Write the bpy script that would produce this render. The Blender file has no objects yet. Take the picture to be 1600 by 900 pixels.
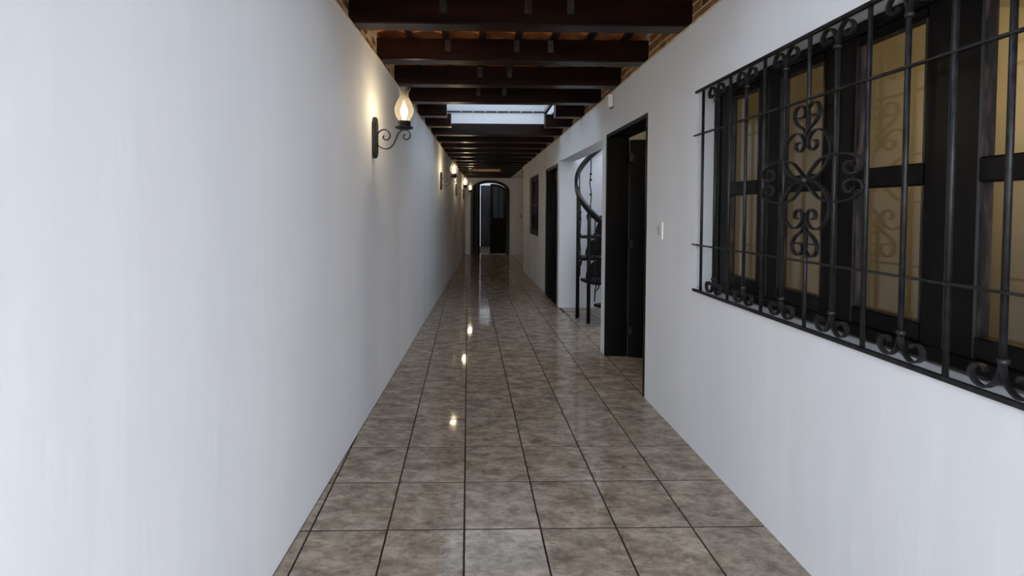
import bpy, bmesh, math, random
from mathutils import Vector, Matrix
random.seed(7)
C = bpy.context.scene.collection
S = bpy.context.scene
PI = math.pi

# ------------------------------------------------------------------ camera
F, PX, PY = 687.717, 744.4, 344.53            # focal length and principal point (pixels of 1600x900)
p, y, r = -0.025, -0.019, 0.0036
Rz = Matrix(((math.cos(y), math.sin(y), 0), (-math.sin(y), math.cos(y), 0), (0, 0, 1)))
Rx = Matrix(((1, 0, 0), (0, math.cos(p), math.sin(p)), (0, -math.sin(p), math.cos(p))))
Ry = Matrix(((math.cos(r), 0, math.sin(r)), (0, 1, 0), (-math.sin(r), 0, math.cos(r))))
Rw = Ry @ Rx @ Rz                              # rows: right, forward, up
cd = bpy.data.cameras.new('camera')
cam = bpy.data.objects.new('camera', cd); C.objects.link(cam)
rt, fw, up = Rw[0], Rw[1], Rw[2]
M = Matrix(((rt[0], up[0], -fw[0], 0), (rt[1], up[1], -fw[1], 0), (rt[2], up[2], -fw[2], 1.3778), (0, 0, 0, 1)))
cam.matrix_world = M
cd.sensor_fit = 'HORIZONTAL'; cd.sensor_width = 36
cd.lens = F / 1600 * 36
cd.shift_x = (800 - PX) / 1600
cd.shift_y = -(450 - PY) / 1600
cd.clip_start = .02
S.camera = cam
# ------------------------------------------------------------------ world, exposure
w = bpy.data.worlds.new('sky'); S.world = w; w.use_nodes = True
bg = w.node_tree.nodes['Background']
bg.inputs[0].default_value = (.78, .865, 1.0, 1); bg.inputs[1].default_value = 4.7
S.view_settings.view_transform = 'Standard'; S.view_settings.look = 'None'
S.view_settings.gamma = 1; S.view_settings.use_curve_mapping = False
S.view_settings.exposure = 0.88

def lamp(name, loc, power, color, radius=.03):
    l = bpy.data.lights.new(name, 'POINT'); l.energy = power; l.color = color; l.shadow_soft_size = radius
    o = bpy.data.objects.new(name, l); o.location = loc; C.objects.link(o); return o
WARM = (1.0, .80, .50)
lamp('room_light', (3.9, 2.0, 2.3), 12, (1.0, .76, .42), .12)  # unseen lamp, added for the warm light behind the panes
lamp('passage_fill_light', (3.3, 3.3, 2.2), 10, (1.0, .86, .66), .12)  # unseen fill lamp, added to brighten the open door leaf

# ------------------------------------------------------------------ materials
def mat(name, col, rough=.5, metal=0.0, spec=.5, coat=0.0):
    m = bpy.data.materials.new(name); m.use_nodes = True
    b = m.node_tree.nodes['Principled BSDF']
    b.inputs['Base Color'].default_value = (*col, 1); b.inputs['Roughness'].default_value = rough
    b.inputs['Metallic'].default_value = metal; b.inputs['Specular IOR Level'].default_value = spec
    b.inputs['Coat Weight'].default_value = coat
    return m
def nd(m, t): return m.node_tree.nodes.new(t)
def lk(m, a, b): m.node_tree.links.new(a, b)
def noisy(m, c1, c2, scale, detail=6, stretch=(1, 1, 1), bump=0.0, bscale=None, coords='Object', dist=0.0, lo=.35, hi=.65, bdist=.01, rnd=False):
    b = m.node_tree.nodes['Principled BSDF']
    tc = nd(m, 'ShaderNodeTexCoord'); mp = nd(m, 'ShaderNodeMapping'); mp.inputs['Scale'].default_value = stretch
    lk(m, tc.outputs[coords], mp.inputs[0])
    vec = mp.outputs[0]
    if rnd:
        oi = nd(m, 'ShaderNodeObjectInfo'); ad = nd(m, 'ShaderNodeVectorMath'); ad.operation = 'ADD'
        mu = nd(m, 'ShaderNodeMath'); mu.operation = 'MULTIPLY'; mu.inputs[1].default_value = 37
        lk(m, oi.outputs['Random'], mu.inputs[0]); lk(m, mu.outputs[0], ad.inputs[1]); lk(m, vec, ad.inputs[0]); vec = ad.outputs[0]
    n = nd(m, 'ShaderNodeTexNoise'); n.inputs['Scale'].default_value = scale; n.inputs['Detail'].default_value = detail
    n.inputs['Distortion'].default_value = dist
    lk(m, vec, n.inputs['Vector'])
    cr = nd(m, 'ShaderNodeValToRGB'); e = cr.color_ramp.elements
    e[0].position = lo; e[1].position = hi; e[0].color = (*c1, 1); e[1].color = (*c2, 1)
    lk(m, n.outputs['Fac'], cr.inputs[0]); lk(m, cr.outputs[0], b.inputs['Base Color'])
    if bump:
        n2 = nd(m, 'ShaderNodeTexNoise'); n2.inputs['Scale'].default_value = bscale or scale; n2.inputs['Detail'].default_value = 5
        lk(m, vec, n2.inputs['Vector'])
        bp = nd(m, 'ShaderNodeBump'); bp.inputs['Strength'].default_value = bump; bp.inputs['Distance'].default_value = bdist
        lk(m, n2.outputs['Fac'], bp.inputs['Height']); lk(m, bp.outputs[0], b.inputs['Normal'])
    return m, cr, n, vec

plaster = mat('white_plaster', (.8, .8, .8), .75, spec=.25)
noisy(plaster, (.80, .805, .82), (.855, .855, .865), 2.4, 5, (1, 1, .14), bump=.35, bscale=5, bdist=.02)
cream_plaster = mat('cream_plaster', (.62, .56, .46), .7, spec=.25)
noisy(cream_plaster, (.56, .50, .40), (.64, .58, .48), 2.5, 4, bump=.2, bscale=9)
tan_plaster = mat('tan_plaster', (.5, .42, .3), .7, spec=.2)
noisy(tan_plaster, (.45, .42, .34), (.53, .49, .40), 2.0, 3)
beam_wood = mat('varnished_dark_beam', (.03, .012, .008), .3, spec=.22)
noisy(beam_wood, (.006, .0028, .0025), (.022, .0085, .006), 3.5, 6, (.35, 3, 3), bump=.25, bscale=6, rnd=True, bdist=.006)
block_m = mat('grey_brown_block', (.06, .05, .045), .6)
noisy(block_m, (.014, .010, .009), (.06, .052, .048), 12, 4, rnd=True)
black_wood = mat('black_stained_wood', (.005, .005, .005), .36, spec=.2)
noisy(black_wood, (.0022, .002, .002), (.007, .006, .006), 4, 5, (3, 3, .3), bump=.15, bscale=10, bdist=.003)
iron = mat('black_wrought_iron', (.018, .018, .02), .42, metal=.35, spec=.5)
noisy(iron, (.012, .012, .013), (.03, .03, .033), 30, 3, bump=.1, bscale=60, bdist=.002)
worn = mat('worn_bead_wood', (.05, .035, .03), .4)
noisy(worn, (.012, .009, .008), (.13, .09, .075), 20, 5, (2, 2, .35), lo=.5, hi=.75)
white_plastic = mat('white_plastic', (.85, .85, .83), .35)
grey_plastic = mat('grey_plastic', (.5, .5, .48), .4)
grout = mat('dark_grout', (.028, .019, .013), .9, spec=.1)
mortar = mat('cream_mortar', (.55, .47, .36), .9, spec=.1)
noisy(mortar, (.55, .45, .32), (.78, .67, .52), 14, 4, bump=.4, bscale=40)
well_grey = mat('grey_white_render', (.62, .63, .64), .8, spec=.2)
slab = mat('roof_concrete', (.35, .34, .33), .9)
dark_void = mat('unlit_room_dark', (.02, .018, .016), .9, spec=.1)  # darkness of the unlit rooms put into the colour

brick = mat('orange_brick', (.4, .18, .08), .85, spec=.15)
_, crb, _, vb = noisy(brick, (.24, .105, .04), (.50, .25, .11), 9, 5, bump=.5, bscale=45, rnd=True, bdist=.006)
oi = nd(brick, 'ShaderNodeObjectInfo'); hs = nd(brick, 'ShaderNodeHueSaturation')
mr = nd(brick, 'ShaderNodeMapRange'); mr.inputs[3].default_value = .6; mr.inputs[4].default_value = 1.25
lk(brick, oi.outputs['Random'], mr.inputs[0]); lk(brick, mr.outputs[0], hs.inputs['Value'])
lk(brick, crb.outputs[0], hs.inputs['Color']); lk(brick, hs.outputs[0], brick.node_tree.nodes['Principled BSDF'].inputs['Base Color'])
clay = mat('orange_clay_tile', (.5, .16, .04), .6, spec=.3)
noisy(clay, (.38, .10, .025), (.72, .26, .07), 8, 5, bump=.4, bscale=25, rnd=True)

# glazed floor tile: marbled grey brown with pale veins
tile_m = mat('glazed_floor_tile', (.3, .26, .22), .16, spec=.28)
def tile_shader(m):
    b = m.node_tree.nodes['Principled BSDF']
    tc = nd(m, 'ShaderNodeTexCoord'); oi = nd(m, 'ShaderNodeObjectInfo')
    mp = nd(m, 'ShaderNodeMapping'); mp.inputs['Rotation'].default_value = (0, 0, .62); mp.inputs['Scale'].default_value = (1.0, 2.1, 1)
    mu = nd(m, 'ShaderNodeVectorMath'); mu.operation = 'MULTIPLY_ADD'; mu.inputs[1].default_value = (9.7, 5.3, 3.1)
    lk(m, tc.outputs['Object'], mu.inputs[0])
    mu2 = nd(m, 'ShaderNodeMath'); mu2.operation = 'MULTIPLY'; mu2.inputs[1].default_value = 53
    lk(m, oi.outputs['Random'], mu2.inputs[0])
    ad = nd(m, 'ShaderNodeVectorMath'); ad.operation = 'ADD'
    lk(m, tc.outputs['Object'], ad.inputs[0]); lk(m, mu2.outputs[0], ad.inputs[1]); lk(m, ad.outputs[0], mp.inputs[0])
    n1 = nd(m, 'ShaderNodeTexNoise'); n1.inputs['Scale'].default_value = 8; n1.inputs['Detail'].default_value = 7; n1.inputs['Distortion'].default_value = .2; n1.inputs['Roughness'].default_value = .62
    lk(m, mp.outputs[0], n1.inputs['Vector'])
    cr = nd(m, 'ShaderNodeValToRGB'); e = cr.color_ramp.elements
    e[0].position = .34; e[0].color = (.165, .122, .090, 1); e[1].position = .66; e[1].color = (.40, .325, .255, 1)
    x = e.new(.5); x.color = (.262, .207, .160, 1)
    vo = nd(m, 'ShaderNodeTexVoronoi'); vo.inputs['Scale'].default_value = 30; vo.distance = 'CHEBYCHEV'
    wn = nd(m, 'ShaderNodeTexNoise'); wn.inputs['Scale'].default_value = 22; wn.inputs['Detail'].default_value = 4; lk(m, mp.outputs[0], wn.inputs['Vector'])
    wv = nd(m, 'ShaderNodeVectorMath'); wv.operation = 'MULTIPLY_ADD'; wv.inputs[1].default_value = (.09, .09, .09); lk(m, wn.outputs['Color'], wv.inputs[0]); lk(m, mp.outputs[0], wv.inputs[2]); lk(m, wv.outputs[0], vo.inputs['Vector'])
    sx = nd(m, 'ShaderNodeSeparateColor'); lk(m, vo.outputs['Color'], sx.inputs[0])
    ma = nd(m, 'ShaderNodeMath'); ma.operation = 'MULTIPLY_ADD'; ma.inputs[1].default_value = .15; lk(m, sx.outputs[0], ma.inputs[0])
    m3 = nd(m, 'ShaderNodeMath'); m3.operation = 'MULTIPLY_ADD'; m3.inputs[1].default_value = .85; m3.inputs[2].default_value = 0; lk(m, n1.outputs['Fac'], m3.inputs[0]); lk(m, m3.outputs[0], ma.inputs[2])
    lk(m, ma.outputs[0], cr.inputs[0])
    # pale veins
    n2 = nd(m, 'ShaderNodeTexNoise'); n2.inputs['Scale'].default_value = 5.5; n2.inputs['Detail'].default_value = 5; n2.inputs['Distortion'].default_value = .5
    lk(m, ad.outputs[0], n2.inputs['Vector'])
    s = nd(m, 'ShaderNodeMath'); s.operation = 'SUBTRACT'; s.inputs[1].default_value = .5; lk(m, n2.outputs['Fac'], s.inputs[0])
    a = nd(m, 'ShaderNodeMath'); a.operation = 'ABSOLUTE'; lk(m, s.outputs[0], a.inputs[0])
    v = nd(m, 'ShaderNodeMapRange'); v.inputs[1].default_value = 0; v.inputs[2].default_value = .04; v.inputs[3].default_value = .22; v.inputs[4].default_value = 0
    lk(m, a.outputs[0], v.inputs[0])
    mx = nd(m, 'ShaderNodeMix'); mx.data_type = 'RGBA'; mx.inputs[7].default_value = (.43, .375, .32, 1)
    lk(m, v.outputs[0], mx.inputs[0]); lk(m, cr.outputs[0], mx.inputs[6]); lk(m, mx.outputs[2], b.inputs['Base Color'])
    n3 = nd(m, 'ShaderNodeTexNoise'); n3.inputs['Scale'].default_value = 7; n3.inputs['Detail'].default_value = 2; lk(m, ad.outputs[0], n3.inputs['Vector'])
    bp = nd(m, 'ShaderNodeBump'); bp.inputs['Strength'].default_value = .08; bp.inputs['Distance'].default_value = .005
    lk(m, n3.outputs['Fac'], bp.inputs['Height']); lk(m, bp.outputs[0], b.inputs['Normal'])
    b.inputs['Roughness'].default_value = .07
tile_shader(tile_m)

def glassy(name, tint, ior, rough=.0, refl=(1, 1, 1)):
    m = bpy.data.materials.new(name); m.use_nodes = True; nt = m.node_tree; nt.nodes.clear()
    o = nt.nodes.new('ShaderNodeOutputMaterial'); t = nt.nodes.new('ShaderNodeBsdfTransparent'); g = nt.nodes.new('ShaderNodeBsdfGlossy')
    t.inputs[0].default_value = (*tint, 1); g.inputs['Roughness'].default_value = rough; g.inputs[0].default_value = (*refl, 1)
    fr = nt.nodes.new('ShaderNodeFresnel'); ge = nt.nodes.new('ShaderNodeNewGeometry'); mi = nt.nodes.new('ShaderNodeMapRange'); mi.inputs[3].default_value = ior; mi.inputs[4].default_value = 1 / ior; nt.links.new(ge.outputs['Backfacing'], mi.inputs[0]); nt.links.new(mi.outputs[0], fr.inputs[0]); mx = nt.nodes.new('ShaderNodeMixShader')
    nt.links.new(fr.outputs[0], mx.inputs[0]); nt.links.new(t.outputs[0], mx.inputs[1]); nt.links.new(g.outputs[0], mx.inputs[2])
    nt.links.new(mx.outputs[0], o.inputs[0]); return m
pane_glass = glassy('window_glass', (.86, .85, .80), 1.75)
lamp_glass = glassy('clear_lamp_glass', (.97, .96, .93), 1.4)
def _scatter(m, f):
    nt = m.node_tree; o = [q for q in nt.nodes if q.type == 'OUTPUT_MATERIAL'][0]; src = o.inputs[0].links[0].from_socket
    t = nt.nodes.new('ShaderNodeBsdfTranslucent'); t.inputs[0].default_value = (.95, .85, .62, 1); mx = nt.nodes.new('ShaderNodeMixShader'); mx.inputs[0].default_value = f
    nt.links.new(src, mx.inputs[1]); nt.links.new(t.outputs[0], mx.inputs[2]); nt.links.new(mx.outputs[0], o.inputs[0])
_scatter(lamp_glass, .05)
def emis(name, col, st):
    m = bpy.data.materials.new(name); m.use_nodes = True; nt = m.node_tree; nt.nodes.clear()
    o = nt.nodes.new('ShaderNodeOutputMaterial'); e = nt.nodes.new('ShaderNodeEmission'); e.inputs[0].default_value = (*col, 1); e.inputs[1].default_value = st
    nt.links.new(e.outputs[0], o.inputs[0]); return m
bulb_m = emis('lit_bulb', (1, .84, .58), 16)
sheet = bpy.data.materials.new('translucent_skylight_sheet'); sheet.use_nodes = True
def _sheet(m):
    nt = m.node_tree; nt.nodes.clear()
    o = nt.nodes.new('ShaderNodeOutputMaterial'); d = nt.nodes.new('ShaderNodeBsdfDiffuse'); t = nt.nodes.new('ShaderNodeBsdfTranslucent'); mx = nt.nodes.new('ShaderNodeMixShader')
    d.inputs[0].default_value = (.8, .8, .8, 1); t.inputs[0].default_value = (.85, .88, .9, 1); mx.inputs[0].default_value = .52
    nt.links.new(d.outputs[0], mx.inputs[1]); nt.links.new(t.outputs[0], mx.inputs[2]); nt.links.new(mx.outputs[0], o.inputs[0])
_sheet(sheet)
def diffuse_glass(name, c1, c2, f):
    m = bpy.data.materials.new(name); m.use_nodes = True; nt = m.node_tree; nt.nodes.clear()
    o = nt.nodes.new('ShaderNodeOutputMaterial'); d = nt.nodes.new('ShaderNodeBsdfDiffuse'); t = nt.nodes.new('ShaderNodeBsdfTranslucent'); mx = nt.nodes.new('ShaderNodeMixShader')
    d.inputs[0].default_value = (*c1, 1); t.inputs[0].default_value = (*c2, 1); mx.inputs[0].default_value = f
    nt.links.new(d.outputs[0], mx.inputs[1]); nt.links.new(t.outputs[0], mx.inputs[2]); nt.links.new(mx.outputs[0], o.inputs[0]); return m
amber_sheet = diffuse_glass('amber_light_sheet', (.5, .4, .28), (.60, .40, .20), .5)
frosted = diffuse_glass('frosted_door_glass', (.10, .10, .10), (.22, .23, .24), .6)
stair_dark = mat('black_stair_shaded', (.006, .006, .006), .4, spec=.25)  # black stair iron made darker, its shade put into the colour

# ------------------------------------------------------------------ mesh helpers
class MB:
    def __init__(s): s.v = []; s.f = []; s.sm = []
    def add(s, vs, fs, smooth=False):
        o = len(s.v); s.v += [tuple(v) for v in vs]; s.f += [tuple(i + o for i in f) for f in fs]; s.sm += [smooth] * len(fs); return s
    def hexa(s, P):   # 4 bottom (ccw) + 4 top
        return s.add(P, [(3, 2, 1, 0), (4, 5, 6, 7), (0, 1, 5, 4), (1, 2, 6, 5), (2, 3, 7, 6), (3, 0, 4, 7)])
    def box(s, x0, x1, y0, y1, z0, z1):
        return s.hexa([(x0, y0, z0), (x1, y0, z0), (x1, y1, z0), (x0, y1, z0), (x0, y0, z1), (x1, y0, z1), (x1, y1, z1), (x0, y1, z1)])
    def cbox(s, x0, x1, y0, y1, z0, z1, c=.006, axis=0):   # box with chamfered long edges along axis
        lim = [(x0, x1), (y0, y1), (z0, z1)]; a, b = [i for i in range(3) if i != axis]
        (a0, a1), (b0, b1) = lim[a], lim[b]
        ring = [(a0 + c, b0), (a1 - c, b0), (a1, b0 + c), (a1, b1 - c), (a1 - c, b1), (a0 + c, b1), (a0, b1 - c), (a0, b0 + c)]
        vs = []
        for e in lim[axis]:
            for q in ring:
                P = [0, 0, 0]; P[axis] = e; P[a] = q[0]; P[b] = q[1]; vs.append(P)
        fs = [tuple(range(7, -1, -1)), tuple(range(8, 16))] + [(i, (i + 1) % 8, (i + 1) % 8 + 8, i + 8) for i in range(8)]
        if axis == 1: fs = [f[::-1] for f in fs]
        return s.add(vs, fs)
    def tube(s, pts, r, n=8, closed=False, rect=None, up=None):
        pts = [Vector(q) for q in pts]; N = len(pts); rings = []
        T = []
        for i in range(N):
            a = pts[max(i - 1, 0)]; b = pts[min(i + 1, N - 1)]
            if closed: a = pts[(i - 1) % N]; b = pts[(i + 1) % N]
            T.append((b - a).normalized())
        u = Vector(up) if up is not None else (Vector((0, 0, 1)) if abs(T[0].z) < .9 else Vector((1, 0, 0)))
        for i in range(N):
            t = T[i]
            if up is not None: u = Vector(up)
            q = u - t * u.dot(t)
            if q.length < 1e-5: q = t.orthogonal()
            q.normalize(); b = t.cross(q); u = q
            rr = r[i] if isinstance(r, (list, tuple)) else r
            if rect:
                hw, ht = rect; k = rr if isinstance(r, (list, tuple)) else 1
                rings.append([pts[i] + q * hw * a * k + b * ht * c * k for a, c in ((1, 1), (-1, 1), (-1, -1), (1, -1))])
            else:
                rings.append([pts[i] + (q * math.cos(2 * PI * j / n) + b * math.sin(2 * PI * j / n)) * rr for j in range(n)])
        m = len(rings[0]); vs = [v for R in rings for v in R]; fs = []
        for i in range(N - (0 if closed else 1)):
            k = (i + 1) % N
            for j in range(m):
                fs.append((i * m + j, i * m + (j + 1) % m, k * m + (j + 1) % m, k * m + j))
        if not closed: fs += [tuple(range(m - 1, -1, -1)), tuple((N - 1) * m + j for j in range(m))]
        return s.add(vs, fs, smooth=not rect)
    def lathe(s, prof, c=(0, 0, 0), n=24, caps=True):
        vs = []; fs = []
        for (rr, z) in prof:
            for j in range(n):
                a = 2 * PI * j / n; vs.append((c[0] + rr * math.cos(a), c[1] + rr * math.sin(a), c[2] + z))
        for i in range(len(prof) - 1):
            for j in range(n):
                fs.append((i * n + j, i * n + (j + 1) % n, (i + 1) * n + (j + 1) % n, (i + 1) * n + j))
        if caps: fs += [tuple(range(n - 1, -1, -1)), tuple((len(prof) - 1) * n + j for j in range(n))]
        return s.add(vs, fs, True)
    def prism(s, poly, d0, d1, axes='xz'):   # polygon extruded along the third axis
        o = {'xz': lambda a, b, d: (a, d, b), 'yz': lambda a, b, d: (d, a, b), 'xy': lambda a, b, d: (a, b, d)}[axes]
        n = len(poly); vs = [o(a, b, d0) for a, b in poly] + [o(a, b, d1) for a, b in poly]
        return s.add(vs, [tuple(range(n - 1, -1, -1)), tuple(range(n, 2 * n))] + [(i, (i + 1) % n, (i + 1) % n + n, i + n) for i in range(n)])
    def mesh(s, name, m):
        me = bpy.data.meshes.new(name); me.from_pydata(s.v, [], s.f); me.materials.append(m)
        me.polygons.foreach_set('use_smooth', s.sm); me.update()
        bm = bmesh.new(); bm.from_mesh(me); bmesh.ops.recalc_face_normals(bm, faces=bm.faces); bm.to_mesh(me); bm.free()
        return me
    def build(s, name, m, parent=None, loc=(0, 0, 0)):
        o = bpy.data.objects.new(name, s.mesh(name, m)); C.objects.link(o); o.location = loc
        if parent: o.parent = parent
        return o
def inst(name, me, parent, loc, rz=0):
    o = bpy.data.objects.new(name, me); C.objects.link(o); o.location = loc; o.rotation_euler.z = rz; o.parent = parent; return o
def empty(name, loc=(0, 0, 0), rz=0, parent=None):
    o = bpy.data.objects.new(name, None); C.objects.link(o); o.location = loc; o.rotation_euler.z = rz; o.empty_display_size = .1
    if parent: o.parent = parent
    return o
def tag(o, label=None, cat=None, group=None, kind=None):
    for k, v in (('label', label), ('category', cat), ('group', group), ('kind', kind)):
        if v: o[k] = v
    return o
def spline(P, n=6, closed=False):   # Catmull-Rom
    P = [Vector(q) for q in P]; out = []; N = len(P)
    for i in range(N - (0 if closed else 1)):
        g = (lambda k: P[k % N]) if closed else (lambda k: P[min(max(k, 0), N - 1)])
        p0, p1, p2, p3 = g(i - 1), g(i), g(i + 1), g(i + 2)
        for j in range(n):
            t = j / n
            out.append(.5 * ((2 * p1) + (p2 - p0) * t + (2 * p0 - 5 * p1 + 4 * p2 - p3) * t * t + (3 * p1 - p0 - 3 * p2 + p3) * t ** 3))
    if not closed: out.append(P[-1])
    return out
def interp(x, X, Y):
    if x <= X[0]: return Y[0]
    for i in range(len(X) - 1):
        if x <= X[i + 1]: return Y[i] + (Y[i + 1] - Y[i]) * (x - X[i]) / (X[i + 1] - X[i])
    return Y[-1]
def zt(yy): return interp(yy, [3.3, 5, 6.4, 9, 13.5], [2.465, 2.430, 2.400, 2.362, 2.34])   # top of plaster / underside of beams
def xl(yy): return -.82 + .0545 * yy                                                         # left wall face (not square to the tiles)
def xr(yy): return interp(yy, [4.2, 9.9], [1.30, 1.245])                                     # right wall face
YEND = 13.5; YCUT = 9.9; Y0 = 1.95      # end wall, end of right wall, start of the roof
BT = .16                                # beam depth
def zc(yy): return zt(yy) + BT + .025   # underside of clay tiles
YS = [3.3, 5, 6.4, 9]

# ------------------------------------------------------------------ walls
def seg(mb, ya, yb, x0, x1, z0, z1):    # wall piece between ya and yb; every limit is a number or a function of y
    f = lambda q, v: q(v) if callable(q) else q
    ys = sorted([ya, yb] + [k for k in YS + [4.2] if ya < k < yb])
    for a, b in zip(ys, ys[1:]):
        mb.hexa([(f(x0, a), a, f(z0, a)), (f(x1, a), a, f(z0, a)), (f(x1, b), b, f(z0, b)), (f(x0, b), b, f(z0, b)),
                 (f(x0, a), a, f(z1, a)), (f(x1, a), a, f(z1, a)), (f(x1, b), b, f(z1, b)), (f(x0, b), b, f(z1, b))])
mb = MB(); seg(mb, -1.4, 13.7, lambda v: xl(v) - .18, xl, -.05, zt)
wl = tag(mb.build('wall_left', plaster), 'long white plastered wall on the left side of the corridor', kind='structure')
WX = 1.49
DA, DB = 3.18, 4.13       # near doorway
AA, AB = 4.25, 6.15       # stair alcove
WA, WB = .81, 2.49        # near window
D2A, D2B = 6.27, 7.20     # far doorway
W2A, W2B = 7.90, 8.98     # far window
mb = MB()
seg(mb, -1.4, WA, xr, WX, -.05, zt); seg(mb, WA, WB, xr, WX, -.05, .915); seg(mb, WA, WB, xr, WX, 2.055, zt)
seg(mb, WB, DA, xr, WX, -.05, zt); seg(mb, DA, DB, xr, WX, 2.085, zt); seg(mb, DB, AA, xr, WX, -.05, zt)
seg(mb, AA, AB, xr, WX, 2.056, zt); seg(mb, AB, D2A, xr, WX, -.05, zt); seg(mb, D2A, D2B, xr, WX, 2.04, zt)
seg(mb, D2B, W2A, xr, WX, -.05, zt); seg(mb, W2A, W2B, xr, WX, -.05, .885); seg(mb, W2A, W2B, xr, WX, 2.025, zt); seg(mb, W2B, YCUT, xr, WX, -.05, zt)
wr = tag(mb.build('wall_right', plaster), 'white plastered wall on the right, with barred window, doorways and stair alcove', kind='structure')
# end wall with arched opening
AX, AR, AS, AZ = .672, .585, .31, 1.95     # centre, half width, rise, spring height
def arch(x, a=AR, s=AS):
    t = max(0, 1 - ((x - AX) / a) ** 2); return AZ + s * math.sqrt(t)
mb = MB()
mb.box(-.4, AX - AR, YEND, 13.7, -.05, 2.62); mb.box(AX + AR, 2.8, YEND, 13.7, -.05, 2.62)
for i in range(24):
    a = AX - AR * math.cos(PI * i / 24); b = AX - AR * math.cos(PI * (i + 1) / 24); za, zb = arch(a), arch(b)
    mb.hexa([(a, YEND, za), (b, YEND, zb), (b, 13.7, zb), (a, 13.7, za), (a, YEND, 2.62), (b, YEND, 2.62), (b, 13.7, 2.62), (a, 13.7, 2.62)])
tag(mb.build('wall_end', plaster), 'cream lit end wall of the corridor around the arched doorway', kind='structure')
mb = MB(); mb.box(WX, 2.8, YCUT - .12, YCUT, -.05, 2.62); mb.box(2.8, 2.95, YCUT - .12, 13.7, -.05, 2.62)
tag(mb.build('wall_recess', plaster), 'plain white walls of the recess at the far right', kind='structure')
# brick band over the plaster
mb = MB(); seg(mb, 1.5, YEND, lambda v: xl(v) - .18, lambda v: xl(v) - .024, zt, lambda v: zc(v) + .06)
bl = tag(mb.build('trim_1', mortar), 'mortar bed behind the exposed bricks on top of the left wall', kind='structure')
mb = MB(); seg(mb, 1.5, YCUT, lambda v: xr(v) + .024, WX, zt, lambda v: zc(v) + .06)
br = tag(mb.build('trim_2', mortar), 'mortar bed behind the exposed bricks on top of the right wall', kind='structure')

for par, a, b, ye in ((bl, lambda v: xl(v) - .03, lambda v: xl(v) + .003, YEND), (br, lambda v: xr(v) - .003, lambda v: xr(v) + .03, YCUT)):
    mb = MB(); seg(mb, 1.5, ye, a, b, lambda v: zt(v) - .012, lambda v: zt(v) + .0008); mb.build('plaster_edge', mortar, par)
BEAMS = [1.46, 2.03, 2.61, 3.24, 3.82, 4.39, 4.99, 5.54, 6.11, 6.68, 7.25, 7.78, 8.34, 8.91, 9.48, 10.02, 10.58, 11.14, 11.72, 12.28, 12.85, 13.36]
BW = .115
# bricks between the beams
def brick_mesh(L, H, j):
    m = MB(); q = [random.uniform(-.003, .003) for _ in range(8)]
    c = .004
    m.add([(0, 0, 0), (.03, 0, 0), (.03, L, 0), (0, L, 0), (0, 0, H), (.03, 0, H), (.03, L, H), (0, L, H),
           (-c + q[0], c, c), (-c + q[1], L - c, c), (-c + q[2], L - c, H - c), (-c + q[3], c, H - c)],
          [(3, 2, 1, 0), (4, 5, 6, 7), (0, 1, 5, 4), (1, 2, 6, 5), (2, 3, 7, 6), (8, 9, 10, 11), (0, 3, 9, 8), (3, 7, 10, 9), (7, 4, 11, 10), (4, 0, 8, 11)])
    return m
for side, par, fx in ((-1, bl, xl), (1, br, xr)):
    far = MB(); ylim = YEND if side < 0 else YCUT
    for bi in range(0, len(BEAMS) - 1):
        ya = (BEAMS[bi] + BW + .004) if bi else 1.55; yb = min(BEAMS[bi + 1] - .004, ylim)
        if yb - ya < .1: continue
        for c in range(3):
            z0 = .006 + c * .061; yy = ya + (-.13 if c % 2 else -.02) + random.uniform(-.02, .02)
            while yy < yb:
                a, b = max(yy, ya), min(yy + .235, yb)
                if b - a > .03:
                    m = brick_mesh(b - a, .049, 0); x = fx(a) + side * .022; z = zt(a) + z0
                    if side < 0: m.v = [(-v[0], v[1], v[2]) for v in m.v]
                    if ya < 7.3: 
                        m.build('brick', brick, par, (x, a, z))
                    else: far.add([(v[0] + x, v[1] + a, v[2] + z) for v in m.v], m.f)
                yy += .248
    tag(far.build('far_bricks', brick, par), kind='stuff')

# ------------------------------------------------------------------ ceiling
SK1 = (-.30, 1.05, 4.505, 6.11)      # skylight wells x0,x1,y0,y1
SK2 = (.12, .86, 10.695, 11.70)
mb = MB()
def roofrow(m, ya, yb, xa, xb):
    if xb - xa > .01 and yb - ya > .01: seg(m, ya, yb, xa, xb, lambda v: zc(v) + .07, lambda v: zc(v) + .16)
for ya, yb, sk in ((Y0, SK1[2], None), (SK1[2], SK1[3] + .08, SK1), (SK1[3] + .08, SK2[2], None), (SK2[2], SK2[3], SK2), (SK2[3], YEND + .2, None)):
    if sk: roofrow(mb, ya, yb, -1.0, sk[0]); roofrow(mb, ya, yb, sk[1], 1.5)
    else: roofrow(mb, ya, yb, -1.0, 1.5)
mb.box(-1.1, 1.5, -1.4, .95, 2.62, 2.72); mb.box(-1.1, -.25, .95, 1.95, 2.62, 2.72); mb.box(.95, 1.5, .95, 1.95, 2.62, 2.72); seg(mb, -1.4, 1.95, lambda v: xl(v) - .18, xl, 2.465, 2.62); mb.box(1.30, 1.49, -1.4, 1.95, 2.465, 2.62)  # unseen front roof, added to limit the daylight near the camera
ceil = tag(mb.build('ceiling', slab), 'dark beamed ceiling with clay tiles along the corridor', kind='structure')
for yb in BEAMS[1:]:
    z = zt(yb); xa = xl(yb) - .026; xb = (xr(yb) + .026) if yb < YCUT else 1.30
    parts = [(xa, xb)]
    if 4.6 < yb < 5.3: parts = [(xa, -.245), (.987, xb)]
    elif 5.3 < yb < 5.9: parts = [(xa, -.217), (.968, xb)]
    elif 10.9 < yb < 11.3: parts = [(xa, .11), (.87, xb)]
    for (a, b) in parts:
        m = MB(); m.cbox(a, b, yb, yb + BW, z + .001, z + BT, .007, 0); m.build('beam', beam_wood, ceil)
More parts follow.
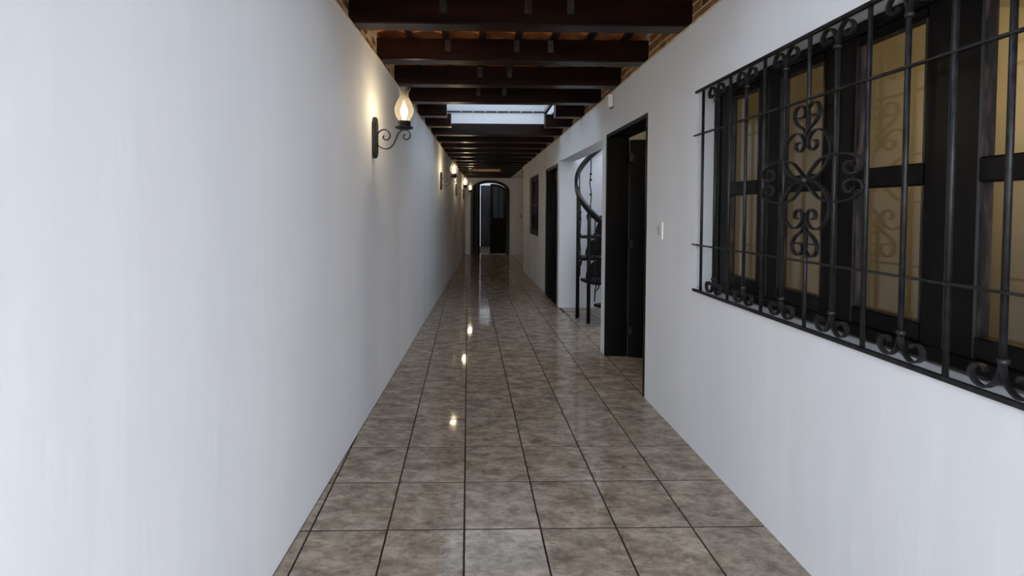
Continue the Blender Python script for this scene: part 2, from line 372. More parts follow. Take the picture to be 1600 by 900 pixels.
# battens running along the corridor on the beams
bx = [-.715 + .263 * i for i in range(8)]
for x in bx:
    spans = [(Y0, 13.48)]
    ys = max(Y0, (x + .82 < 0) and Y0 or Y0)
    yl = (x + .03 + .82) / .0545     # where the left wall crosses
    ye = min(13.48, yl)
    spans = [(Y0, ye)]
    def cut(sp, a, b):
        out = []
        for s0, s1 in sp:
            if a > s0: out.append((s0, min(a, s1)))
            if b < s1: out.append((max(b, s0), s1))
        return out
    if SK1[0] - .03 < x < SK1[1]: spans = cut(spans, SK1[2], SK1[3] + .13)
    if SK2[0] - .03 < x < SK2[1]: spans = cut(spans, SK2[2], SK2[3])
    for a, b in spans:
        if b - a < .1: continue
        m = MB(); seg(m, a, b, x, x + .05, lambda v: zt(v) + BT, lambda v: zt(v) + BT + .024)
        m.build('batten', beam_wood, ceil)
# small blocks, greyer and paler than the beams, at the top of their faces
cl = MB(); cl.cbox(-.021, .021, -.007, 0, -.085, 0, .002, 2); clm = cl.mesh('beam_block', block_m)
for yb in BEAMS[2:6]:
    for x in (-.15, .35, .60) if yb < 3.5 else (.10, .355):
        inst('beam_block', clm, ceil, (x, yb, zt(yb) + BT - .012))
# curved clay tiles lying on the battens
def clay_mesh(Lx, Ly):
    m = MB(); n = 6; vs = []
    for e in (0, Ly):
        for k in range(n + 1):
            t = k / n; vs.append((t * Lx, e, .034 * math.sin(PI * t)))
        for k in range(n + 1):
            t = 1 - k / n; vs.append((t * Lx, e, .034 * math.sin(PI * t) + .014))
    q = 2 * (n + 1); fs = [tuple(range(q))[::-1], tuple(range(q, 2 * q))] + [(i, (i + 1) % q, (i + 1) % q + q, i + q) for i in range(q)]
    m.add(vs, fs); return m.mesh('roof_tile', clay)
cm = clay_mesh(.25, .43)
yy = Y0
while yy < 13.1:
    for x in bx:
        X = x + .031
        if X + .13 < xl(yy) or X > 1.2: continue
        if any(s[0] - .2 < X < s[1] - .03 and s[2] - .42 < yy < s[3] for s in (SK1, SK2)): continue
        o = inst('roof_tile', cm, ceil, (X - .005, yy, zc(yy) + random.uniform(0, .006)))
        o.rotation_euler.x = math.atan2(zc(yy + .43) - zc(yy), .43) + .0
    yy += .436
# skylight wells
def well(n, sk, top, m_, label):
    x0, x1, y0, y1 = sk; m = MB(); z0 = zt(y1) + BT + .02
    m.box(x0 - .06, x0, y0 - .04, y1 + .1, z0, top); m.box(x1, x1 + .06, y0 - .04, y1 + .1, z0, top)
    m.box(x0, x1, y1 + .008, y1 + (.1 if y1 < 9 else .018), z0 - (.02 if y1 < 9 else .14), top); m.box(x0, x1, y0 - .04, y0, z0 + .03, top)
    return tag(m.build(n, m_), label, kind='structure')
wq = well('trim_3', SK1, 2.717, plaster, 'white walls of the skylight well between the cut beams')
x0, x1, y0, y1 = SK1
m = MB(); m.box(x0 - .06, x0, y0 - .04, y1 + .1, 2.737, 3.1); m.box(x1, x1 + .06, y0 - .04, y1 + .1, 2.737, 3.1); m.box(x0, x1, y1 + .008, y1 + .1, 2.737, 3.1); m.box(x0, x1, y0 - .04, y0, 2.737, 3.1)
m.build('well_upstand', well_grey, wq)
m = MB(); m.box(x0 - .06, x1 + .06, y0 - .04, y1 + .1, 3.10, 3.106); m.build('skylight_sheet', sheet, wq)
m = MB(); m.box(x0 - .05, x0 - .002, y0 - .03, y1 + .09, 2.717, 2.737); m.box(x1 + .002, x1 + .05, y0 - .03, y1 + .09, 2.717, 2.737); m.box(x0, x1, y1 - .004, y1 + .09, 2.717, 2.737); m.box(x0, x1, y0 - .03, y0 + .008, 2.717, 2.737); m.build('skylight_curb', iron, wq)
for k in range(7):
    m = MB(); m.box(-.006, .006, -.008, .0, -.010, .010); m.build('bracket', well_grey, wq, (-.1 + k * .165, 6.106, 2.727))
m = MB(); m.box(-.31, -.25, .9, 2.0, 2.62, 3.15); m.box(.95, 1.01, .9, 2.0, 2.62, 3.15); m.box(-.25, .95, .9, .95, 2.62, 3.15); m.box(-.25, .95, 1.95, 2.0, 2.62, 3.15)  # skylight added out of view to light the front of the corridor
w5 = tag(m.build('trim_5', plaster), 'walls of an unseen skylight added above the front of the corridor for daylight', kind='structure')
m = MB(); m.box(-.31, 1.01, .9, 2.0, 3.15, 3.156); m.build('skylight_sheet', sheet, w5)  # cover of the added skylight, spreads its daylight
w2 = well('trim_4', SK2, 2.86, cream_plaster, 'cream walls of the far ceiling opening')
m = MB(); m.box(.06, .92, 10.64, 11.84, 2.86, 2.90); m.build('well_light_cover', amber_sheet, w2)  # unseen amber cover, added to send warm light into the well
# plaster ceiling over the recess at the far right
m = MB(); m.box(1.302, 2.95, YCUT - .1, 13.7, 2.345, 2.52); tag(m.build('ceiling_recess', plaster), 'flat plastered ceiling of the far recess', kind='structure')

# ------------------------------------------------------------------ floor: base of grout, tiles on it
GX, GY, T, G = -.0121, 1.8652, .33, .0075
mb = MB(); mb.box(-3.2, 4.9, -7, 17.4, -.07, -.0026)
fl = tag(mb.build('floor', grout), 'glazed grey brown tile floor with dark grout', kind='structure')
def clip(poly, a, b, c):      # keep a*x+b*y<=c
    out = []
    for i in range(len(poly)):
        P, Q = poly[i], poly[(i + 1) % len(poly)]; dp = a * P[0] + b * P[1] - c; dq = a * Q[0] + b * Q[1] - c
        if dp <= 0: out.append(P)
        if (dp < 0 < dq) or (dq < 0 < dp):
            t = dp / (dp - dq); out.append((P[0] + (Q[0] - P[0]) * t, P[1] + (Q[1] - P[1]) * t))
    return out
def area(P): return abs(sum(P[i][0] * P[(i + 1) % len(P)][1] - P[(i + 1) % len(P)][0] * P[i][1] for i in range(len(P)))) / 2
def tile_geo(poly):           # polygon prism with a chamfered rim
    n = len(poly); cx = sum(q[0] for q in poly) / n; cy = sum(q[1] for q in poly) / n
    def ins(q, d):
        v = Vector((cx - q[0], cy - q[1])); L = v.length; v = v / L * min(d, L * .3); return (q[0] + v.x, q[1] + v.y)
    vs = [(*q, -.0025) for q in poly] + [(*q, -.0010) for q in poly] + [(*ins(q, .002), 0) for q in poly]
    fs = [tuple(range(2 * n, 3 * n))] + [(i, (i + 1) % n, (i + 1) % n + n, i + n) for i in range(n)] + [(i + n, (i + 1) % n + n, (i + 1) % n + 2 * n, i + 2 * n) for i in range(n)]
    return vs, fs
full = [(G / 2, G / 2), (T - G / 2, G / 2), (T - G / 2, T - G / 2), (G / 2, T - G / 2)]
vs, fs = tile_geo(full); q = MB(); q.add(vs, fs); full_me = q.mesh('floor_tile', tile_m)
rest = MB()
def lay(i, j, cuts, single):
    x, y = GX + i * T, GY + j * T; P = full
    for a, b, c in cuts: 
        P = clip(P, a, b, c - a * x - b * y)
        if len(P) < 3: return
    if area(P) < .0004: return
    whole = area(P) > area(full) * .999
    if single:
        if whole: inst('floor_tile', full_me, fl, (x, y, 0))
        else:
            vs, fs = tile_geo(P); q = MB(); q.add(vs, fs); q.build('floor_tile', tile_m, fl, (x, y, 0))
    else:
        vs, fs = tile_geo(P); rest.add([(v[0] + x, v[1] + y, v[2]) for v in vs], fs)
LC = (-1, .0545, .82 - .005)
for j in range(-26, 36):
    yy = GY + j * T
    for i in range(-10, 9):
        xx = GX + i * T
        single = -2 <= j < 27
        if -1.4 <= yy + T and i <= 3 and yy < 13.5:
            k = (1.302 - 1.249) / (9.9 - 4.2)
            cuts = [LC, (1, 0, 1.305)] if yy < 5.8 else [LC, (1, (1.30 - 1.245) / 5.7, 1.30 + 4.2 * .055 / 5.7 - .004), (0, 1, YCUT)] 
            if xx < 1.30 and xx + T > xl(yy) - .05: lay(i, j, cuts, single)
        if i >= 3:      # alcove and near doorway, room
            if AA - T < yy < AB and xx < 3.0: lay(i, j, [(-1, 0, -1.308) if i == 3 else (0, 0, 1), (0, 1, AB - .004), (0, -1, -AA - .004), (1, 0, 2.996)], single and i < 7) if i > 3 else None
            if -.6 < yy < DB - .03: lay(i, j, [(0, 1, DB - .034), (0, -1, -(DA + .034)) if i == 4 and xx < 1.45 else (0, 0, 1), (1, 0, 4.49)] + ([] if i > 4 else []), single and i in (4, 5) and yy > 2.8) if i > 3 and (i > 4 or yy > 2.8) else None
        if yy > YCUT - T and yy < YEND + 3: 
            lay(i, j, [LC, (0, -1, -YCUT - .004), (1, 0, 2.79)], False)
        if yy < -1.2: lay(i, j, [(0, 1, -1.41)], False)
tag(rest.build('far_tiles', tile_m, fl), kind='stuff')

# ------------------------------------------------------------------ rooms behind the right wall
m = MB()
m.box(4.5, 4.6, -.7, 4.25, -.05, 2.72); m.box(WX, 4.6, -.8, -.7, -.05, 2.72)
m.box(WX, 3.0, 4.135, 4.15, -.05, 2.72); m.box(3.0, 4.6, 4.135, 4.25, -.05, 2.72)
m.box(WX, 4.6, -.8, 4.25, 2.72, 2.80); m.box(WX, 4.5, 2.86, 2.96, -.05, 2.72)
tag(m.build('wall_room', tan_plaster), 'tan painted room seen through the barred window', kind='structure')
m = MB()
m.box(WX, 3.1, 4.15, 4.25, -.05, 4.2); m.box(WX, 3.1, AB, AB + .12, -.05, 4.2); m.box(3.0, 3.1, 4.25, AB, -.05, 4.2); m.box(1.36, WX, AA, AB, zc(5) + .0, 4.2)
tag(m.build('wall_alcove', plaster), 'white walls around the spiral stair', kind='structure')
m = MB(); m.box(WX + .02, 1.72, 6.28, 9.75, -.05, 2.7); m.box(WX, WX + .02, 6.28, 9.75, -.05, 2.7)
tag(m.build('wall_dark', dark_void), 'dark backing standing in for the unlit space behind the far door and window', kind='structure')
m = MB(); m.box(-9, 9, -14.3, -14.1, -.08, 3.2); m.box(-9, 9, -14.1, -7, -.09, -.03); tag(m.build('wall_added_court', cream_plaster), 'added plastered wall of an unseen open court, shaping the daylight behind the viewer', kind='structure')  # court wall added out of view to shape daylight from behind
# room behind the arch
m = MB()
m.box(-.5, 3.0, 16.4, 16.5, -.05, 3.0); m.box(-.6, -.5, 13.7, 16.5, -.05, 3.0); m.box(3.0, 3.1, 13.7, 16.5, -.05, 3.0)
m.box(-.6, 3.1, 14.3, 16.5, 3.0, 3.1)
tag(m.build('wall_beyond', plaster), 'pale walls of the space beyond the arched doorway', kind='structure')
d4 = tag(empty('door_4', (.78, 16.38, 0)), 'tall black door beyond the arched doorway', kind='structure')
m = MB(); m.cbox(-.31, .31, -.03, .02, 0, 2.27, .004, 2); m.build('leaf', black_wood, d4)
for z0, z1 in ((.15, .95), (1.05, 2.12)):
    for s in (-1, 1):
        m = MB(); m.cbox(s * .15 - .11, s * .15 + .11, -.045, -.03, z0, z1, .006, 2); m.build('panel', black_wood, d4)

# ------------------------------------------------------------------ near door
d1 = tag(empty('door_1', (1.395, 3.655, 0)), 'open black panelled door in the nearest doorway on the right', kind='structure')
def lb(mbx, par, name, m_, orgn): return mbx.build(name, m_, par, tuple(-a for a in orgn))
O1 = (1.395, 3.655, 0)
m = MB(); m.cbox(1.296, 1.505, DA, DA + .03, .001, 2.083, .003, 2); lb(m, d1, 'jamb', black_wood, O1)
m = MB(); m.cbox(1.296, 1.505, DB - .03, DB, .001, 2.083, .003, 2); lb(m, d1, 'jamb', black_wood, O1)
m = MB(); m.cbox(1.296, 1.505, DA + .03, DB - .03, 2.05, 2.083, .003, 1); lb(m, d1, 'head', black_wood, O1)
leaf = empty('door_leaf', (1.507 - O1[0], 4.095 - O1[1], .006), -.17, d1)
m = MB(); LW, LH = .86, 2.02
def panel_door(par, LW, LH, th, rails, stile, m_):
    m = MB(); m.cbox(0, stile, -th, 0, 0, LH, .003, 2); m.build('stile', m_, par)
    m = MB(); m.cbox(LW - stile, LW, -th, 0, 0, LH, .003, 2); m.build('stile', m_, par)
    for a, b in rails:
        m = MB(); m.cbox(stile, LW - stile, -th, 0, a, b, .003, 0); m.build('rail', m_, par)
    for (a, b), (c, d) in zip(rails, rails[1:]):
        m = MB(); m.box(stile, LW - stile, -th * .65, -th * .35, b, c)
        q = .035; y_ = -th * .65
        m.add([(stile + q, y_, b + q), (LW - stile - q, y_, b + q), (LW - stile - q, y_, c - q), (stile + q, y_, c - q),
               (stile + 2 * q, y_ - .01, b + 2 * q), (LW - stile - 2 * q, y_ - .01, b + 2 * q), (LW - stile - 2 * q, y_ - .01, c - 2 * q), (stile + 2 * q, y_ - .01, c - 2 * q)],
              [(4, 5, 6, 7), (0, 1, 5, 4), (1, 2, 6, 5), (2, 3, 7, 6), (3, 0, 4, 7)])
        m.build('panel', m_, par)
panel_door(leaf, LW, LH, .04, [(0, .2), (.84, .93), (1.27, 1.36), (1.9, 2.02)], .11, black_wood)
for z in (.25, 1.06, 1.86):
    m = MB(); m.lathe([(.007, z - .045), (.009, z - .04), (.009, z + .04), (.007, z + .045)], (-.004, -.046, 0), 8); m.box(-.004, .03, -.046, -.041, z - .035, z + .035); m.build('hinge', iron, leaf)
m = MB(); m.tube(spline([(LW - .06, -.04, 1.03), (LW - .06, -.085, 1.03), (LW - .1, -.095, 1.03), (LW - .17, -.09, 1.03)]), .009); m.box(LW - .08, LW - .04, -.046, -.04, .95, 1.1); m.build('handle', iron, leaf)

# far black door
d2 = tag(empty('door_2', (1.4, 6.735, 0)), 'closed black door just past the stair alcove', kind='structure')
O2 = (1.4, 6.735, 0)
for a, b in ((D2A, D2A + .05), (D2B - .05, D2B)):
    m = MB(); m.cbox(xr(a) - .003, 1.5, a, b, .001, 2.038, .003, 2); lb(m, d2, 'jamb', black_wood, O2)
m = MB(); m.cbox(xr(D2A) - .003, 1.5, D2A + .05, D2B - .05, 1.99, 2.038, .003, 1); lb(m, d2, 'head', black_wood, O2)
l2 = empty('door_leaf', (1.42 - O2[0], D2A + .053 - O2[1], .006), PI / 2, d2)
panel_door(l2, .824, 1.98, .04, [(0, .2), (.9, 1.0), (1.86, 1.98)], .1, black_wood)
for ch in l2.children: ch.location.y += .04
m = MB(); m.lathe([(.018, 0), (.012, .01), (.02, .03), (.02, .045), (.008, .055)], n=10); ob = m.build('handle', iron, l2, (.76, .04, 1.0)); ob.rotation_euler.x = -PI / 2

# ------------------------------------------------------------------ near window
def window(name, label, y0, y1, z0, z1, xa, xb, nsash, rail, fr, st, glass, bead):
    org = ((xa + xb) / 2, (y0 + y1) / 2, z0); W_ = tag(empty(name, org), label, kind='structure')
    B = lambda m, n, mt, par=W_: m.build(n, mt, par, tuple(-a for a in org))
    m = MB(); g = .003
    m.cbox(xa, xb, y0 + g, y0 + fr, z0, z1, .004, 2); m.cbox(xa, xb, y1 - fr, y1 - g, z0, z1, .004, 2)
    m.cbox(xa, xb, y0 + fr, y1 - fr, z0, z0 + fr * .7, .004, 1); m.cbox(xa, xb, y0 + fr, y1 - fr, z1 - fr * .7, z1, .004, 1); B(m, 'window_frame', black_wood)
    a = y0 + fr; L = (y1 - y0 - 2 * fr) / nsash; zb, ztp = z0 + fr * .7 + .002, z1 - fr * .7 - .002
    for k in range(nsash):
        s0, s1 = a + k * L + .002, a + (k + 1) * L - .002; m = MB(); X0, X1 = xa + .008, xb - .006
        m.cbox(X0, X1, s0, s0 + st, zb, ztp, .005, 2); m.cbox(X0, X1, s1 - st, s1, zb, ztp, .005, 2)
        for c, d in ((zb, zb + st * .85), rail, (ztp - st * .5, ztp)): m.cbox(X0, X1, s0 + st, s1 - st, c, d, .005, 1)
        sash = B(m, 'sash', black_wood)
        for c, d in ((zb + st * .85, rail[0]), (rail[1], ztp - st * .5)):
            m = MB(); xm = (X0 + X1) / 2 + .012; m.box(xm - .002, xm + .002, s0 + st, s1 - st, c, d); m.build('pane', glass, sash)
            m = MB()
            for ya, yb in ((s0 + st, s0 + st + .008), (s1 - st - .008, s1 - st)): m.box(X0 + .004, xm - .003, ya, yb, c, d)
            m.build('glazing_bead', bead, sash)
    return W_
window('window_1', 'black four sash window behind the scrolled iron grille', WA, WB, .925, 2.05, 1.395, 1.455, 4, (1.458, 1.528), .06, .073, pane_glass, worn)
dark_glass = glassy('dark_window_glass', (.3, .3, .3), 1.45)
window('window_2', 'small black window near the far end of the right wall', W2A, W2B, .89, 2.02, 1.30, 1.36, 2, (1.44, 1.5), .06, .08, dark_glass, black_wood)

# iron grille on the near window
gr = tag(empty('window_grille', (1.297, 1.664, .917)), 'black wrought iron grille with scrolls over the large window on the right', 'window grille')
OG = Vector((1.297, 1.664, .917))
def gb(m, n, par=gr): return m.build(n, iron, par)
def rel(s, t, x=0): return (x, s, t - .917)          # s along the wall, t height above the floor
ZB, ZT = .922, 2.047
HL = .835
for t, th in ((ZB, .007), (ZT, .007)):
    m = MB(); m.tube([rel(-HL, t), rel(HL, t)], 1, rect=(.007, th), up=(0, 0, 1)); gb(m, 'crossbar')
for t in (1.182, 1.803):
    m = MB(); m.tube([rel(-HL - .01, t, .0), rel(HL + .01, t, .0)], 1, rect=(.0035, .009), up=(0, 0, 1)); gb(m, 'crossbar')
P_ = .126
def rod(s, zb=ZB, ztp=ZT): 
    m = MB(); m.tube([rel(s, zb), rel(s, ztp)], .0072, 10); return m
def foot(sg):      # scroll foot at the end of a collared bar
    m = MB()
    for d in (-1, 1):
        pts = [(0, .085), (.004 * d, .06), (.014 * d, .032), (.034 * d, .014), (.056 * d, .022), (.066 * d, .045), (.055 * d, .066), (.038 * d, .064), (.033 * d, .052)]
        m.tube([(0, a, sg * b) for a, b in [(v.x, v.y) for v in spline([(q[0], q[1], 0) for q in pts], 5)]], 1, rect=(.008, .0028), up=(1, 0, 0))
    return m.mesh('scroll_foot', iron)
fb, ft = foot(1), foot(-1)
cm_ = MB(); cm_.lathe([(.008, -.007), (.0125, -.005), (.0125, .005), (.008, .007)], n=12); colm = cm_.mesh('collar', iron)
for i in range(-6, 7):
    s = i * P_
    if i % 2 == 0 or abs(i) > 6:
        if i == 0:
            gb(rod(s, ZB, 1.36), 'bar'); gb(rod(s, 1.62, ZT), 'bar')
        else: gb(rod(s), 'bar')
    else:
        gb(rod(s, ZB + .08, ZT - .08), 'bar')
        inst('scroll_foot', fb, gr, rel(s, ZB + .002)); inst('scroll_foot', ft, gr, rel(s, ZT - .002))
        inst('collar', colm, gr, rel(s, ZB + .092)); inst('collar', colm, gr, rel(s, ZT - .092))
# rosette: four loops meeting in the middle and a heart above and below
CT = 1.494
def flat(m, pts, x=-.006, w=.007, th=.003): m.tube([(x, q.x, CT - .917 + q.y) for q in spline([(a, b, 0) for a, b in pts], 6)], 1, rect=(w, th), up=(1, 0, 0))
def loop(L, W):
    u = L / .19; k = W / .115
    return [(0, 0), (.055 * k, .018 * u), (.1 * k, .06 * u), (.115 * k, .105 * u), (.1 * k, .155 * u), (.065 * k, .184 * u), (.032 * k, .180 * u), (.011 * k, .155), (.009, .122)] if False else \
        [(0, .004), (.035 * k, (.006 if W > .1 else .014) * u), (.065 * k, (.018 if W > .1 else .03) * u), (.1 * k, .055 * u), (.116 * k, .105 * u), (.1 * k, .156 * u), (.065 * k, L - .006), (.032 * k, L - .010), (.012, L - .035), (.012, L - .062), (.030, L - .078), (.050, L - .066), (.050, L - .046), (.036, L - .042)]
for name, ang, L, W, heart in (('scroll_loop', 0, .19, .115, 1), ('scroll_loop', 2, .19, .115, 1), ('scroll_loop', 1, .252, .085, 0), ('scroll_loop', 3, .252, .085, 0)):
    rot = {0: lambda a, b: (a, b), 2: lambda a, b: (a, -b), 1: lambda a, b: (b, a), 3: lambda a, b: (-b, a)}[ang]
    for d in (-1, 1):
        m = MB(); flat(m, [rot(a * d, b) for a, b in loop(L, W)]); gb(m, name)
    if heart:
        for d in (-1, 1):
            m = MB(); pts = [(.0, .175), (.014, .196), (.045, .218), (.062, .248), (.054, .280), (.030, .290), (.010, .274), (.008, .252), (.018, .243), (.040, .243)]
            flat(m, [rot(a * d, b) for a, b in pts]); gb(m, 'heart_scroll')
m = MB(); m.lathe([(.004, -.012), (.012, -.008), (.014, 0), (.010, .010), (.003, .013)], n=12); ob = gb(m, 'rosette_knob'); ob.location = (-.012, 0, CT - .917); ob.rotation_euler.y = -PI / 2

# small grille of the far window
g2 = tag(empty('window_grille', (1.262, (W2A + W2B) / 2, .9)), 'dark iron grille over the small far window on the right wall', 'window grille')
for k in range(-3, 4):
    m = MB(); m.tube([(0, k * .155, .0), (0, k * .155, 1.1)], .006, 6); m.build('bar', iron, g2)
for t in (.06, .55, 1.04):
    m = MB(); m.tube([(0, -.52, t), (0, .52, t)], 1, rect=(.004, .007), up=(0, 0, 1)); m.build('crossbar', iron, g2)
for sz in (-1, 1):
    m = MB()
    for d in (-1, 1): m.tube([(-.006, q.x, .55 + q.y * sz) for q in spline([(a * d, b, 0) for a, b in loop(.19, .115)], 5)], 1, rect=(.006, .003), up=(1, 0, 0))
    m.build('scroll_loop', iron, g2)

# ------------------------------------------------------------------ arched double door at the end
d3 = tag(empty('door_3', (AX, 13.5, 0)), 'arched black double door open at the end of the corridor', kind='structure')
m = MB(); FW = .085
def aring(a, s, n=28):
    return [(AX - a, 0)] + [(AX - a * math.cos(PI * i / n), AZ + s * math.sin(PI * i / n)) for i in range(n + 1)] + [(AX + a, 0)]
o_, i_ = aring(AR + .012, AS + .012), aring(AR - FW, AS - FW + .02)
n = len(o_); Yf, Yb = 13.47, 13.62
vs = [(a, Yf, b) for a, b in o_] + [(a, Yf, b) for a, b in i_] + [(a, Yb, b) for a, b in i_] + [(AX + (a - AX) * .975, Yb, b - .02 if b > 1 else b) for a, b in o_]
fs = []
for i in range(n - 1):
    for k in range(4): fs.append((k * n + i, k * n + i + 1, ((k + 1) % 4) * n + i + 1, ((k + 1) % 4) * n + i))
m.add(vs, fs); m.build('door_frame', black_wood, d3, (-AX, -13.5, 0))
def arch_leaf(par, sgn, W_):    # local x from hinge (0) to the meeting stile (W_); curved top rising to the middle
    def top(x, d=0): 
        t = 1 - ((W_ - x) / (W_ + .001)) ** 2; return AZ - .02 + (AS - .06) * math.sqrt(max(t, 0)) - d
    sx = lambda x: sgn * x; st = .085
    def strip(xa, xb, za, zb, name, m_, th=.045, yo=0.0):
        m = MB(); k = 8; P = []
        for j in range(k + 1):
            x = xa + (xb - xa) * j / k; P.append((sx(x), za(x) if callable(za) else za))
        for j in range(k, -1, -1):
            x = xa + (xb - xa) * j / k; P.append((sx(x), zb(x) if callable(zb) else zb))
        m.prism(P, -th / 2 + yo, th / 2 + yo); return m.build(name, m_, par)
    strip(0, st, .005, top, 'stile', black_wood); strip(W_ - st, W_, .005, top, 'stile', black_wood)
    strip(st, W_ - st, .005, .22, 'rail', black_wood); strip(st, W_ - st, 1.0, 1.12, 'rail', black_wood)
    strip(st, W_ - st, lambda x: top(x, .08), top, 'rail', black_wood)
    strip(st, W_ - st, .22, 1.0, 'panel', black_wood, .02)
    pn = strip(st, W_ - st, 1.12, lambda x: top(x, .08), 'pane', frosted, .004)
    m = MB(); m.box(min(sx(W_ / 2 - .012), sx(W_ / 2 + .012)), max(sx(W_ / 2 - .012), sx(W_ / 2 + .012)), -.018, .018, 1.12, top(W_ / 2, .08)); m.build('muntin', black_wood, par)
    m = MB(); m.tube(spline([(sx(W_ - .05), -.025, .95), (sx(W_ - .05), -.07, .97), (sx(W_ - .05), -.075, 1.08), (sx(W_ - .05), -.025, 1.12)]), .009, 6); m.build('handle', iron, par)
LWd = AR - FW - .002
la = empty('door_leaf', (-(AR - FW) + .0, -.09, 0), -math.radians(72), d3); arch_leaf(la, 1, LWd)
lb_ = empty('door_leaf', ((AR - FW), .05, 0), math.radians(-17), d3); arch_leaf(lb_, -1, LWd)

# ------------------------------------------------------------------ wall sconces
def make_sconce(yy, zc_, label):
    t = tag(empty('wall_sconce', (xl(yy) + .001, yy, zc_), -math.atan(.0545)), label, 'wall lamp', 'iron wall lamps along the left wall')
    m = MB(); w_, h_ = .036, .14        # back plate: long hexagonal board with stepped, pointed ends
    poly = [(-w_, -h_ + .04), (-w_ * .55, -h_ + .008), (-w_ * .3, -h_), (w_ * .3, -h_), (w_ * .55, -h_ + .008), (w_, -h_ + .04), (w_, h_ - .04), (w_ * .6, h_ - .022), (w_ * .5, h_ - .006), (w_ * .2, h_), (-w_ * .2, h_), (-w_ * .5, h_ - .006), (-w_ * .6, h_ - .022), (-w_, h_ - .04)]
    m.prism(poly, 0, .022, 'yz'); m.prism([(a * .8, b * .93) for a, b in poly], .022, .029, 'yz'); m.build('back_plate', iron, t)
    def sw(pts, name, r_):
        m = MB(); P = spline([(a + .028, 0, b) for a, b in pts], 6); n = len(P)
        m.tube(P, 1, rect=(.0065, .0034), up=(0, 1, 0)); m.build(name, iron, t)
    sw([(-.003, -.045), (.03, -.070), (.07, -.076), (.105, -.055), (.128, -.012), (.145, .027), (.172, .052), (.205, .050), (.226, .026), (.222, -.002), (.200, -.014), (.182, -.002), (.182, .016), (.195, .020)], 'arm', 0)
    sw([(-.003, .018), (.018, .044), (.048, .056), (.078, .042), (.090, .014), (.076, -.012), (.052, -.014), (.040, .002), (.048, .014)], 'scroll', 0)
    cx = .213
    m = MB(); m.lathe([(.012, .052), (.045, .058), (.063, .066), (.064, .070), (.048, .070), (.044, .074), (.045, .104), (.043, .112), (.038, .112), (.036, .085)], (cx, 0, 0), 28); m.build('cup', iron, t)
    m = MB(); m.lathe([(.014, .085), (.014, .125)], (cx, 0, 0), 12); m.build('candle_socket', white_plastic, t)
    prof = [(.030, .108), (.040, .122), (.056, .150), (.065, .182), (.063, .206), (.052, .236), (.037, .264), (.030, .284), (.031, .304), (.037, .322), (.043, .334)]
    P = spline([(a, b, 0) for a, b in prof], 3)
    m = MB(); m.lathe([(q.x, q.y) for q in P], (cx, 0, 0), 32, caps=False); g = m.build('glass_chimney', lamp_glass, t)
    m = MB(); m.tube([(cx + .0435 * math.cos(2 * PI * k / 28), .0435 * math.sin(2 * PI * k / 28), .334) for k in range(28)], .0014, 6, closed=True); m.build('glass_rim', lamp_glass, g)
    m = MB(); m.lathe([(.010, .122), (.012, .134), (.021, .154), (.025, .174), (.022, .196), (.010, .220), (.004, .236), (.001, .243)], (cx, 0, 0), 20); m.build('bulb', bulb_m, t)
    return t
def copy_tree(o, parent=None):
    c = o.copy(); C.objects.link(c); c.parent = parent
    for ch in list(o.children): copy_tree(ch, c)
    return c
LAB = ['nearest lit iron wall lamp with clear glass chimney on the left wall', 'second lit iron wall lamp from the front on the left wall',
       'third lit iron wall lamp from the front, beyond the second on the left wall', 'farthest lit iron wall lamp, next to the arched doorway']
s0 = make_sconce(3.05, 1.868, LAB[0]); lamps = [s0]
for (yy, zz), L in zip(((6.97, 1.825), (9.85, 1.81), (12.2, 1.80)), LAB[1:]):
    c = copy_tree(s0); c.location = (xl(yy) + .001, yy, zz); c['label'] = L; lamps.append(c)
for o in lamps:
    lamp('sconce_light', (o.location.x + .213, o.location.y - .012, o.location.z + .18), 17, WARM, .028)

# ------------------------------------------------------------------ small wall fittings
t = tag(empty('light_switch', (1.30, 2.945, 1.24)), 'white light switch plate beside the nearest doorway', 'light switch')
m = MB(); m.cbox(-.010, 0, -.038, .038, -.058, .058, .003, 0); m.build('switch_plate', white_plastic, t)
m = MB(); m.cbox(-.014, -.010, -.013, .013, -.03, .03, .002, 0); m.build('rocker', grey_plastic, t)
t = tag(empty('wall_sensor', (1.30, 3.985, 2.358)), 'small white sensor box high on the right wall over the doorway', 'sensor')
m = MB(); m.cbox(-.052, -.006, -.05, .05, -.053, .053, .006, 2); m.build('housing', white_plastic, t)
m = MB(); m.box(-.006, 0, -.04, .04, -.062, .05); m.build('bracket', black_wood, t)  # black strip standing in for the dark gap behind the housing
t = tag(empty('light_switch', (1.62, 13.5, 1.17)), 'small cream switch plate on the end wall right of the arch', 'light switch')
m = MB(); m.cbox(-.038, .038, -.010, 0, -.055, .055, .003, 1); m.build('switch_plate', cream_plaster, t)
m = MB(); m.cbox(-.012, .012, -.014, -.010, -.028, .028, .002, 1); m.build('rocker', grey_plastic, t)

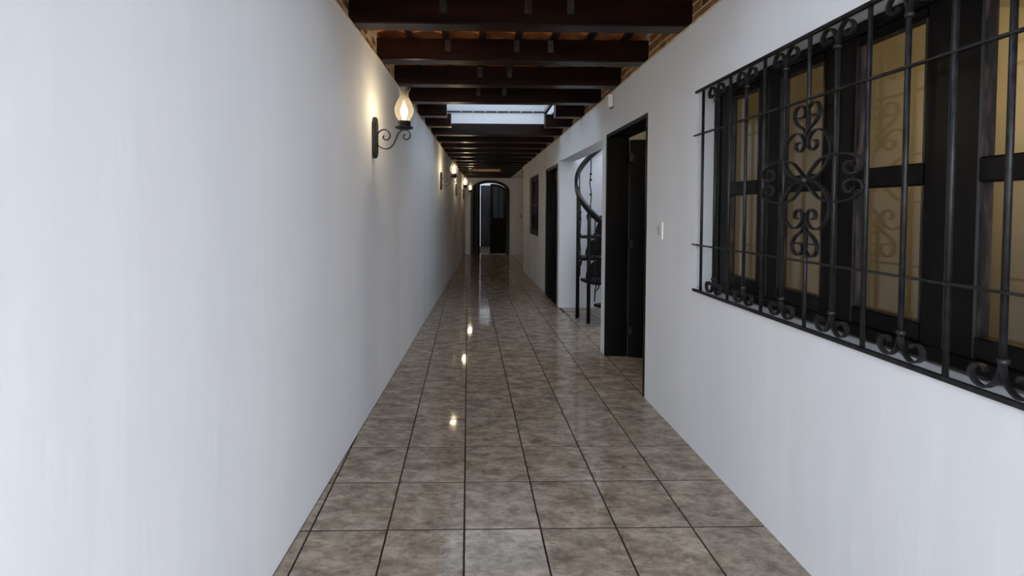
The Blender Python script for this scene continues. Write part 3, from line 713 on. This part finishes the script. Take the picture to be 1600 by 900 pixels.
# ------------------------------------------------------------------ spiral stair
CX, CY, RR = 2.02, 5.50, .62
st = tag(empty('spiral_staircase', (CX, CY, 0)), 'black iron spiral staircase with curved handrail in the white alcove', 'staircase')
m = MB(); m.lathe([(.11, 0), (.11, .01), (.05, .012), (.045, 3.6)], n=16); m.build('centre_column', stair_dark, st)
NT = 13; rise = .26; step = math.radians(30)
def ang(n_): return math.radians(228) - n_ * step      # n=0 at z .26
for n_ in range(NT):
    a = ang(n_); z = .26 + n_ * rise; m = MB()
    P = [(.05 * math.cos(a - step * .5), .05 * math.sin(a - step * .5))] + [(RR * .97 * math.cos(a - step * .58 + step * 1.16 * k / 6), RR * .97 * math.sin(a - step * .58 + step * 1.16 * k / 6)) for k in range(7)] + [(.05 * math.cos(a + step * .5), .05 * math.sin(a + step * .5))]
    m.prism(P, z - .035, z, 'xy'); m.build('tread', stair_dark, st)
    m = MB(); e = a + step * .45      # bracket under the tread
    c_, s_ = math.cos(e), math.sin(e)
    if n_ >= 2: Q = [(.05, z - .035)] + [(.38 + .16 * math.sin(PI / 2 * k / 6), z - .035 - .222 * (1 - math.cos(PI / 2 * k / 6))) for k in range(7)] + [(.05, z - .257)]
    else: Q = [(.05, z - .035), (.5, z - .035)] + [(.5 - .45 * math.sin(PI / 2 * k / 6), z - .035 - .2 * (1 - math.cos(PI / 2 * k / 6))) for k in range(1, 6)] + [(.05, z - .24)]
    vs = [(q * c_ + .006 * s_, q * s_ - .006 * c_, zz) for q, zz in Q] + [(q * c_ - .006 * s_, q * s_ + .006 * c_, zz) for q, zz in Q]
    k_ = len(Q); m.add(vs, [tuple(range(k_ - 1, -1, -1)), tuple(range(k_, 2 * k_))] + [(i, (i + 1) % k_, (i + 1) % k_ + k_, i + k_) for i in range(k_)]); m.build('bracket', stair_dark, st)
hand = []
for k in range(0, 100):
    u = -.6 + k * (NT - .5) / 99; a = ang(u); hand.append((RR * 1.05 * math.cos(a), RR * 1.05 * math.sin(a), .26 + u * rise + .93))
m = MB(); m.tube(hand, 1, rect=(.030, .018), up=(0, 0, 1)); m.build('handrail', stair_dark, st)
m = MB(); m.tube([(v[0], v[1], v[2] - 1.0) for v in hand[14:]], 1, rect=(.035, .006), up=(0, 0, 1)); 
def hz(a): # handrail height above angle a
    return .26 + (math.radians(228) - a) / step * rise + .93
for (X, Y) in ((1.403, 5.58), (1.465, 5.294)):
    dx, dy = X - CX, Y - CY; a = math.atan2(dy, dx) % (2 * PI)
    m = MB(); m.tube([(dx, dy, .001), (dx, dy, hz(a))], .023, 10); m.build('post', stair_dark, st)
# balusters with curls
for n_ in range(NT - 1):
    a = ang(n_ + .5); z = .26 + (n_ + .5) * rise
    x, y_ = RR * math.cos(a), RR * math.sin(a); tx, ty = -math.sin(a), math.cos(a)
    m = MB()
    prof = [(0, -.1), (.012, .05), (.03, .12), (.02, .2), (0, .28), (-.012, .38), (0, .5), (.02, .58), (.008, .66), (0, .75), (0, .93)]
    m.tube(spline([(x + tx * d, y_ + ty * d, z + h_) for d, h_ in prof], 4), .007, 6); m.build('baluster', stair_dark, st)
    for h_ in (.42, .62, .70):
        m = MB(); m.lathe([(.003, -.02), (.016, -.008), (.018, 0), (.016, .008), (.003, .02)], (x, y_, z + h_), 8); m.build('baluster_knob', stair_dark, st)
    m = MB(); m.tube(spline([(x + tx * d, y_ + ty * d, z + h_) for d, h_ in ((0, .02), (.05, .06), (.07, .12), (.045, .16), (.02, .14), (.03, .11))], 5), 1, rect=(.008, .003), up=(math.cos(a), math.sin(a), 0)); m.build('scroll', stair_dark, st)
